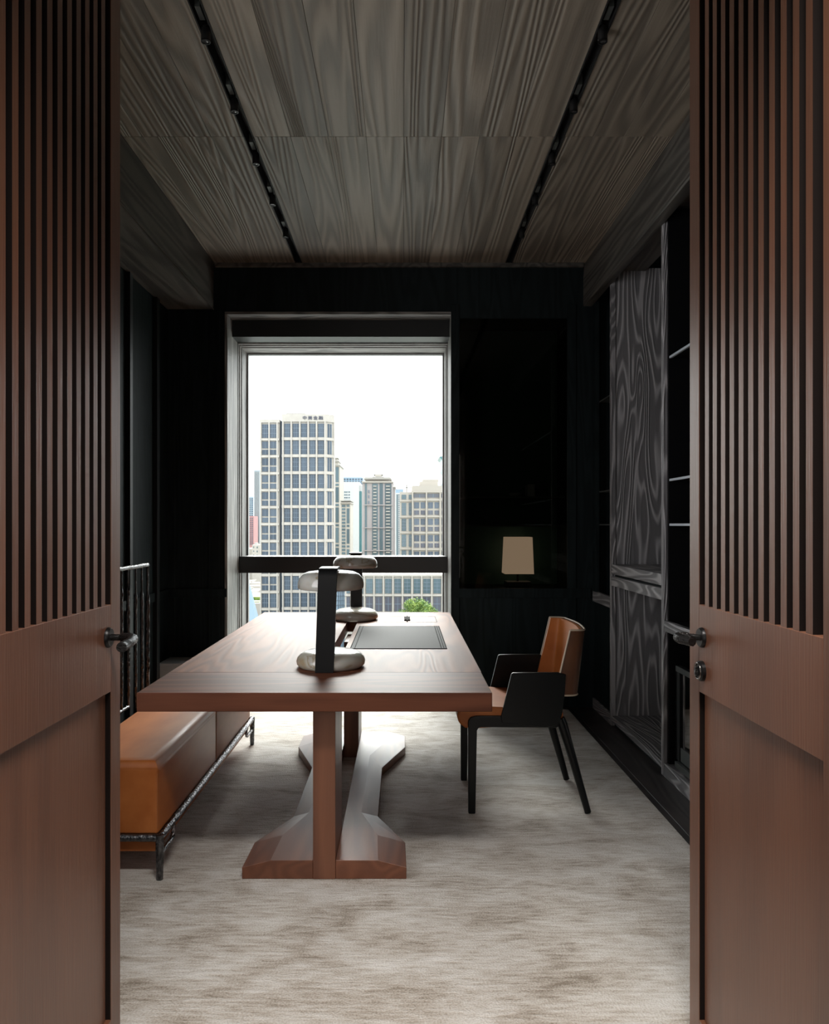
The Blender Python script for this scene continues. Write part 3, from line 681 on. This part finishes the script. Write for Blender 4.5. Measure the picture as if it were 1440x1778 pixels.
# --- office tower
D = 200.0
tw = thing('office_tower', 'tall cream stone office tower with a grid of blue windows and rooftop lettering', 'building', (PX(530, D), D, GZ))
xr = PX(582, 1)
MB().prism([(PX(490,D),D),(PX(566,D),D),(PX(579.5,D),D+2.0),(xr*230,230),(PX(490,D),230)], GZ, PZ(722,D)).build('tower_wall', M_cream, tw)
zx = lambda v: 430+v*.2081
zy = lambda v: 700+v*.2081
MB().prism([(PX(490,D),D-.5),(PX(566.3,D),D-.5),(PX(580,D),D+1.6),(xr*230,230),(PX(490,D),230)], PZ(732.5,D), PZ(719.5,D)).build('parapet', M_cream, tw)
blk(tw, 'roof_plant', M_roofc, 497, 530, 717.5, 722, D+6, 8)
bays = [(307,358),(377,430),(447,498),(518,568),(588,640)]
nrow = 14
for r_ in range(nrow):
    ya, yb = zy(172+141.3*r_), zy(285+141.3*r_)
    for (a, c) in bays: win(tw, UW, zx(a), zx(c), ya, yb, D)
    for (a, c) in ((666,680),(684,697)):
        f0, f1 = (a-652)/(716-652), (c-652)/(716-652)
        o = bpy.data.objects.new('window', UB); COL.objects.link(o); o.parent = tw
        A = Vector((PX(566,D), D)); B_ = Vector((PX(579.5,D), D+2.0)); p0, p1 = A.lerp(B_, f0), A.lerp(B_, f1)
        o.location = Vector((p0.x, p0.y-.12, PZ(yb, D)))-Vector(tw.location); o.rotation_euler.z = math.atan2(p1.y-p0.y, p1.x-p0.x); o.scale = ((p1-p0).length, 1, PZ(ya,D)-PZ(yb,D))
    MB().prism([(PX(566,D),D-.5),(PX(579.6,D),D+1.6),(PX(579.6,D),D+2.2),(PX(566,D),D+.1)], PZ(zy(313+141.3*r_)-.6,D), PZ(yb+.4,D)).build('floor_band', M_cream, tw)
    MB().box(PX(490,D), PX(566,D), D-.5, D, PZ(zy(313+141.3*r_)-.6,D), PZ(yb+.4,D)).build('floor_band', M_cream, tw)
for v in (298, 367.5, 438.5, 508, 578, 648): blk(tw, 'pilaster', M_cream, zx(v)-1.1, zx(v)+1.1, 732, None, D, 0, .75)
for (a, c) in ((0, 0),(1, 1)):
    q = (566 if a == 0 else 579.2); dd = D if a == 0 else D+1.9
    MB().box(PX(q,D)-.15, PX(q,D)+.15, dd-.35, dd+.2, GZ, PZ(732,D)).build('pilaster', M_cream, tw)
fc = bpy.data.curves.new('lettering', 'FONT'); fc.body = '中美金融'; fc.size = 1.25; fc.extrude = .05; fc.space_character = 1.28
fo = bpy.data.objects.new('tmp', fc); COL.objects.link(fo); bpy.context.view_layer.update()
dg = bpy.context.evaluated_depsgraph_get(); me = bpy.data.meshes.new_from_object(fo.evaluated_get(dg)); bpy.data.objects.remove(fo)
me.name = 'lettering'; xs0 = [v.co.x for v in me.vertices]; zs0 = [v.co.y for v in me.vertices]
if xs0:
    w0, w1, h0, h1 = min(xs0), max(xs0), min(zs0), max(zs0); tx0, tx1, tz0, tz1 = PX(526.5,D), PX(561.5,D), PZ(729.3,D), PZ(722.6,D)
    for v in me.vertices: v.co = Vector((tx0+(v.co.x-w0)/(w1-w0)*(tx1-tx0), D-.62-v.co.z, tz0+(v.co.y-h0)/(h1-h0)*(tz1-tz0)))
    me.materials.clear(); me.materials.append(M_sign); link('rooftop_lettering', me, tw, label='four dark Chinese characters on the parapet')
# wing
wg = thing('tower_wing', 'narrower cream wing with paired windows left of the lettered office tower', 'building', (PX(470, D), D+1, GZ))
blk(wg, 'wing_wall', M_cream, 452, 485.5, 729.5, None, D, 25)
blk(wg, 'parapet', M_cream, 451.5, 486, 728.5, 734, D, 25, .5)
blk(wg, 'glass_slot', M_win, 485.5, 490, 731, None, D+1, 20)
for r_ in range(nrow):
    o_ = 141.3*r_
    rows = ((178, 290),) if r_ in (0, 10) else ((320-141.3, 377-141.3), (390-141.3, 430-141.3))
    for (a, c) in rows:
        for (e, f) in ((122,178),(188,243)): win(wg, UB if len(rows) == 2 else UW, zx(e), zx(f), zy(a+o_), zy(c+o_), D)
    blk(wg, 'floor_band', M_cream, 452, 485.5, zy(290+o_)+1, zy(313+o_), D, 0, .5)
for v in (113, 183, 250): blk(wg, 'pilaster', M_cream, zx(v)-1.2, zx(v)+1.0, 734, None, D, 0, .6)
# --- low building
a_x = lambda v: 580+v*.16304
a_y = lambda v: 780+v*.16304
D = 170.0
lb = thing('low_office_block', 'low cream block with two visible rows of tall windows behind the green tree', 'building', (PX(690, D), D, GZ))
blk(lb, 'block_wall', M_cream, 599, 830, a_y(1345), None, D, 30); blk(lb, 'parapet', M_cream, 599, 832, a_y(1330), a_y(1352), D, 30, .5)
blk(lb, 'roof_plant', M_munt, 660, 700, a_y(1318), a_y(1335), D+12, 5); blk(lb, 'roof_plant', M_munt, 706, 745, a_y(1320), a_y(1335), D+12, 5)
bl = [(135,172),(242,312),(343,414),(443,514),(545,615),(645,716),(747,818),(850,920),(952,1028),(1060,1138),(1170,1240),(1272,1345)]
for i, (a, c) in enumerate(bl):
    for (e, f) in ((1380,1535),(1572,1725),(1765,1915)): win(lb, UWt if e == 1380 else UWp, a_x(a), a_x(c), a_y(e), a_y(f), D)
    blk(lb, 'pilaster', M_cream, a_x(c+14)-.9, a_x(c+14)+.9, a_y(1352), None, D, 0, .6)
for e in (1553, 1745): blk(lb, 'floor_band', M_cream, 599, 830, a_y(e)-1.3, a_y(e)+1.3, D, 0, .5)
gb = thing('glass_link_building', 'blue glazed low block between the lettered tower and the low cream block', 'building', (PX(590, 185), 185, GZ))
blk(gb, 'glass_wall', M_haze, 583, 598.5, 1018, None, 185, 12)
for y in (1026, 1034, 1042, 1050): blk(gb, 'mullion', M_munt, 583, 598.5, y, y+.8, 185, 0, .3)
for x in (587, 591, 595): blk(gb, 'mullion', M_munt, x, x+.7, 1018, None, 185, 0, .3)
# --- right beige office
D = 235.0
ro = thing('beige_office_building', 'wide beige office building with square windows at the right edge of the view', 'building', (PX(740, D), D, GZ))
blk(ro, 'main_wall', M_cream2, a_x(835), 860, a_y(387), None, D, 30); blk(ro, 'side_wall', M_cream2, a_x(702), a_x(838), a_y(455), None, D+.5, 28)
blk(ro, 'rooftop_house', M_cream2, a_x(915), a_x(1110), a_y(345), a_y(392), D+8, 12); blk(ro, 'rooftop_slab', M_cream2, a_x(945), a_x(1115), a_y(322), a_y(347), D+9, 8)
blk(ro, 'roof_aerial', M_roofc, a_x(770), a_x(782), a_y(375), a_y(455), D+6, 2); blk(ro, 'roof_aerial', M_roofc, a_x(760), a_x(830), a_y(405), a_y(412), D+6, 2)
blk(ro, 'cornice', M_cream2, a_x(832), 860, a_y(452), a_y(462), D, 0, .8)
for c0 in range(0, 6):
    o_ = 147*c0
    win(ro, UWp, a_x(848+o_), a_x(975+o_), a_y(475), a_y(515), D)
    for r_ in range(10):
        oo = 175*r_
        if 565+oo > 1500: break
        for (a, c) in ((855,908),(925,973)):
            win(ro, UB, a_x(a+o_), a_x(c+o_), a_y(565+oo), a_y(630+oo), D); win(ro, UWp, a_x(a+o_), a_x(c+o_), a_y(652+oo), a_y(697+oo), D)
for c0 in range(0, 7): blk(ro, 'pilaster', M_cream2, a_x(838+147*c0)-1.2, a_x(838+147*c0)+1.2, a_y(462), None, D, 0, .9)
for r_ in range(7): blk(ro, 'floor_band', M_cream2, a_x(838), 860, a_y(532+175*r_), a_y(549+175*r_), D, 0, .7); blk(ro, 'floor_band', M_cream2, a_x(702), a_x(835), a_y(540+170*r_), a_y(558+170*r_), D+.5, 0, .5)
for r_ in range(-1, 6):
    e = 572+168*r_
    for (a, c) in ((722,770),(797,828)): win(ro, UWt if r_ >= 0 else UP, a_x(a), a_x(c), a_y(e if r_ >= 0 else 485), a_y(e+130 if r_ >= 0 else 533), D+.5)
# --- central residential tower
D = 330.0
rt = thing('residential_tower', 'rose grey residential tower with a pagoda shaped crown in the middle of the skyline', 'building', (PX(655, D), D, GZ))
blk(rt, 'tower_wall', M_pink, a_x(302), a_x(628), a_y(350), None, D, 25); blk(rt, 'side_wall', M_pink, a_x(628), a_x(652), a_y(405), None, D+4, 20)
blk(rt, 'side_cornice', M_cream2, a_x(620), a_x(658), a_y(398), a_y(408), D+3, 20)
blk(rt, 'crown_cornice', M_cream2, a_x(298), a_x(632), a_y(342), a_y(356), D, 26, 1)
blk(rt, 'crown_storey', M_cream2, a_x(345), a_x(590), a_y(318), a_y(343), D+2, 18)
for k, (a, c, e, f) in enumerate(((318,612,306,320),(328,602,300,307),(410,530,290,301),(422,522,266,272),(440,505,272,291))):
    blk(rt, 'crown_roof', M_roofc if k != 4 else M_cream2, a_x(a), a_x(c), a_y(e), a_y(f), D+(0 if k < 2 else 5), 22 if k < 2 else 10)
for (a, c) in ((330,352),(487,522)): win(rt, UP, a_x(a), a_x(c), a_y(362), 1010, D, 'glass_strip')
for (a, c) in ((408,468),(543,612)):
    win(rt, UP, a_x(a), a_x(c), a_y(365), 1010, D, 'glass_strip')
    for r_ in range(22): blk(rt, 'balcony', M_cream, a_x(a+12), a_x(c-14), a_y(390+33.5*r_), a_y(400+33.5*r_), D, 0, 1.2)
for v in (590, 832, 1075): blk(rt, 'floor_band', M_pink, a_x(325), a_x(628), a_y(v), a_y(v+9), D, 0, .8)
for y in (435, 490, 550): blk(rt, 'wall_sign', M_munt, a_x(366), a_x(377), a_y(y), a_y(y+30), D, 0, .4)
# --- others behind
def strips(par, D, x0, x1, y0, cols, rows, pitch, m=UP, fill=.6):
    wd = (x1-x0)/cols
    for c in range(cols):
        for r_ in range(rows): win(par, m, x0+wd*(c+.5-fill/2), x0+wd*(c+.5+fill/2), y0+pitch*r_, y0+pitch*(r_+.68), D)
D = 300.0
b1 = thing('slim_tower', 'slim beige tower with teal windows just right of the lettered office tower', 'building', (PX(586, D), D, GZ))
blk(b1, 'tower_wall', M_cream2, 578, a_x(62), a_y(172), None, D, 20); blk(b1, 'crown_slab', M_roofc, 578, a_x(66), a_y(165), a_y(174), D-1, 20); blk(b1, 'crown_slab', M_cream2, 578, a_x(48), a_y(128), a_y(166), D+3, 10); blk(b1, 'crown_roof', M_roofc, 578, a_x(52), a_y(120), a_y(130), D+2, 12); blk(b1, 'crown_roof', M_roofc, 578, a_x(44), a_y(88), a_y(94), D+4, 8); blk(b1, 'crown_slab', M_cream2, 578, a_x(36), a_y(92), a_y(122), D+5, 6)
for r_ in range(6):
    e = 190+215*r_; win(b1, UP, a_x(18), a_x(52), a_y(e), a_y(e+160), D); win(b1, UP, a_x(18), a_x(52), a_y(e+178), a_y(e+200), D)
D = 280.0
b2 = thing('small_residential_tower', 'short dark windowed residential block in front of the white tower', 'building', (PX(600, D), D, GZ))
blk(b2, 'tower_wall', M_cream2, a_x(70), a_x(175), a_y(560), None, D, 15); blk(b2, 'crown_cornice', M_roofc, a_x(66), a_x(180), a_y(543), a_y(553), D-1, 17); blk(b2, 'crown_band', M_cream2, a_x(66), a_x(180), a_y(568), a_y(576), D-1, 17)
for r_ in range(16):
    for (a, c) in ((85,122),): win(b2, UP, a_x(a), a_x(c), a_y(592+36*r_), a_y(615+36*r_), D)
for (e, f) in ((590,612),(630,790),(805,828),(850,1005),(1025,1045),(1065,1400)): win(b2, UP, a_x(137), a_x(165), a_y(e), a_y(f), D)
D = 400.0
b3 = thing('white_tower', 'plain white tower with a teal glass strip left of the residential tower', 'building', (PX(615, D), D, GZ))
blk(b3, 'tower_wall', M_whiteb, a_x(80), a_x(268), a_y(348), None, D, 30); blk(b3, 'side_wall', M_whiteb, a_x(240), a_x(305), a_y(385), None, D+2, 25)
win(b3, MB().box(0,1,0,.2,0,1).mesh('teal_strip', M_teal), a_x(245), a_x(297), a_y(447), 1010, D+1.8, 'glass_strip')
for r_ in range(4):
    for x in (110, 130, 155): win(b3, UP, a_x(x), a_x(x+16), a_y(450+30*r_), a_y(462+30*r_), D)
D = 600.0
b4 = thing('blue_slab_tower', 'hazy blue slab building rising behind the white tower', 'building', (PX(611, D), D, GZ))
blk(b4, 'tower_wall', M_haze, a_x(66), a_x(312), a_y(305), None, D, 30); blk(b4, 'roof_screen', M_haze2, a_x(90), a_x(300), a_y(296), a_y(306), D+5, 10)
strips(b4, D, a_x(70), a_x(310), a_y(312), 8, 3, 4.2, UB)
D = 500.0
b5 = thing('narrow_blue_tower', 'narrow blue and white tower between the residential tower and the beige office', 'building', (PX(690, D), D, GZ))
blk(b5, 'tower_wall', M_whiteb, a_x(653), a_x(705), a_y(465), None, D, 20); blk(b5, 'top_block', M_haze, a_x(655), a_x(740), a_y(425), a_y(466), D+3, 20)
win(b5, UP, a_x(667), a_x(682), a_y(480), 1010, D, 'glass_strip')
strips(b5, D, a_x(684), a_x(702), a_y(480), 1, 30, 3.6, UB, .5)
D = 420.0
b6 = thing('curved_teal_tower', 'teal glass tower top flaring out at the right edge of the window', 'building', (PX(778, D), D, GZ))
pts = [(1210,75),(1165,72),(1122,82),(1148,105),(1160,150),(1168,200),(1155,215),(1172,250),(1165,300),(1172,345),(1150,370),(1150,2200),(1330,2200),(1330,75)]
MB().prism([(PX(a_x(p),D), max(PZ(a_y(q),D), GZ)) for p, q in pts], D, D+25, 'y').build('tower_wall', M_teal, b6)
for e in (95, 130, 165, 200, 260, 310, 350): blk(b6, 'floor_band', M_haze2, a_x(1172), a_x(1330), a_y(e), a_y(e+7), D, 0, .5)
# left side
D = 520.0
b7 = thing('pale_glass_tower', 'pale blue glass tower fading in haze left of the cream wing', 'building', (PX(446, D), D, GZ))
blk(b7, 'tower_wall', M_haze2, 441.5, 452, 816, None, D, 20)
for k in range(5): blk(b7, 'fin', M_whiteb, 442+k*2.1, 442.5+k*2.1, 818, None, D, 0, 1)
D = 560.0
b8 = thing('low_blue_tower', 'low pale blue gridded tower above the rose building', 'building', (PX(435, D), D, GZ))
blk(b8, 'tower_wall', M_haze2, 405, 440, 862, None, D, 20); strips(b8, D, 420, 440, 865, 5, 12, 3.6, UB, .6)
D = 500.0
b9 = thing('rose_building', 'slim rose coloured apartment building at the left edge of the view', 'building', (PX(434, D), D, GZ))
blk(b9, 'tower_wall', M_redb, 420, 440.5, 896, None, D, 15); strips(b9, D, 426, 440, 899, 5, 14, 3.4, UB, .5)
D = 300.0
b10 = thing('old_apartment_block', 'small cream apartment block with a few dark windows at lower left of the view', 'building', (PX(442, D), D, GZ))
blk(b10, 'block_wall', M_cream, 438, 451, 946, None, D, 15); blk(b10, 'block_wall', M_cream2, 415, 439, 953, None, D+5, 15); blk(b10, 'roof_tank', M_roofc, 442, 446, 943, 946, D+3, 4)
for r_ in range(3): win(b10, UP, 446, 447.6, 949+7*r_, 952+7*r_, D); win(b10, UP, 440, 441.4, 949+7*r_, 951+7*r_, D)
D = 150.0
sp_ = thing('glass_spire', 'pale blue pointed glass roof at the lower left of the view', 'spire', (PX(430, D), D, GZ))
xa, za = PX(431, D), PZ(1003, D)
MB().add([(xa-4, D-4, GZ), (xa+4.2, D-4, GZ), (xa+4.2, D+4, GZ), (xa-4, D+4, GZ), (xa, D, za)], [(0,3,2,1),(0,1,4),(1,2,4),(2,3,4),(3,0,4)]).build('glass_skin', M_haze, sp_)
MB().tube([(xa, D, za-.5), (xa, D, za+1)], .08, 6).build('finial', M_munt, sp_)
# distant low rise
m = MB(); rnd = random.Random(3)
for i in range(90):
    y = rnd.uniform(215, 285); x = rnd.uniform(-.24, -.195)*y; h = rnd.uniform(2, 9); w_ = rnd.uniform(3, 8)
    m.cur = rnd.choice((0, 0, 1, 2, 3)); m.box(x, x+w_, y, y+w_, GZ, GZ+h)
m.build('low_rise_houses', [M_cream, M_roofc, M_redb, M_leaf], None, kind='stuff', label='blurred low houses and greenery far below the window', cat='houses')
# tree
D = 150.0
tr = thing('tree', 'round bright green treetop in front of the low cream block', 'tree', (PX(727, D), D, GZ))
MB().tube([(PX(727,D), D, GZ), (PX(727,D)+.3, D, -20), (PX(727,D), D, -15)], [.5, .4, .2], 8).build('trunk', M_bark, tr, 60)
rnd = random.Random(5); vs = []; fs = []
cx_, cz_ = PX(727, D), PZ(1074, D)
for k in range(60):
    a = rnd.uniform(0, 6.283); b_ = rnd.uniform(-.3, 1.3); rr = rnd.uniform(.7, 1.0)
    lx, ly, lz = cx_+3.7*rr*math.cos(a)*math.cos(b_), D+3.4*rr*math.sin(a)*math.cos(b_), cz_+3.6*rr*math.sin(b_)
    for j in range(110):
        v = Vector((rnd.gauss(0,1), rnd.gauss(0,1), rnd.gauss(0,1))).normalized()*rnd.uniform(.55, 1.0)
        c = Vector((lx, ly, lz))+v*.95
        u = Vector((rnd.gauss(0,1), rnd.gauss(0,1), rnd.gauss(0,1))).normalized(); w2 = v.cross(u).normalized(); s_ = rnd.uniform(.12, .22)
        o = len(vs); vs += [c-u*s_, c+w2*s_*.5, c+u*s_, c-w2*s_*.5]; fs.append((o, o+1, o+2, o+3))
MB().add(vs, fs).build('foliage', M_leaf, tr, kind='stuff')
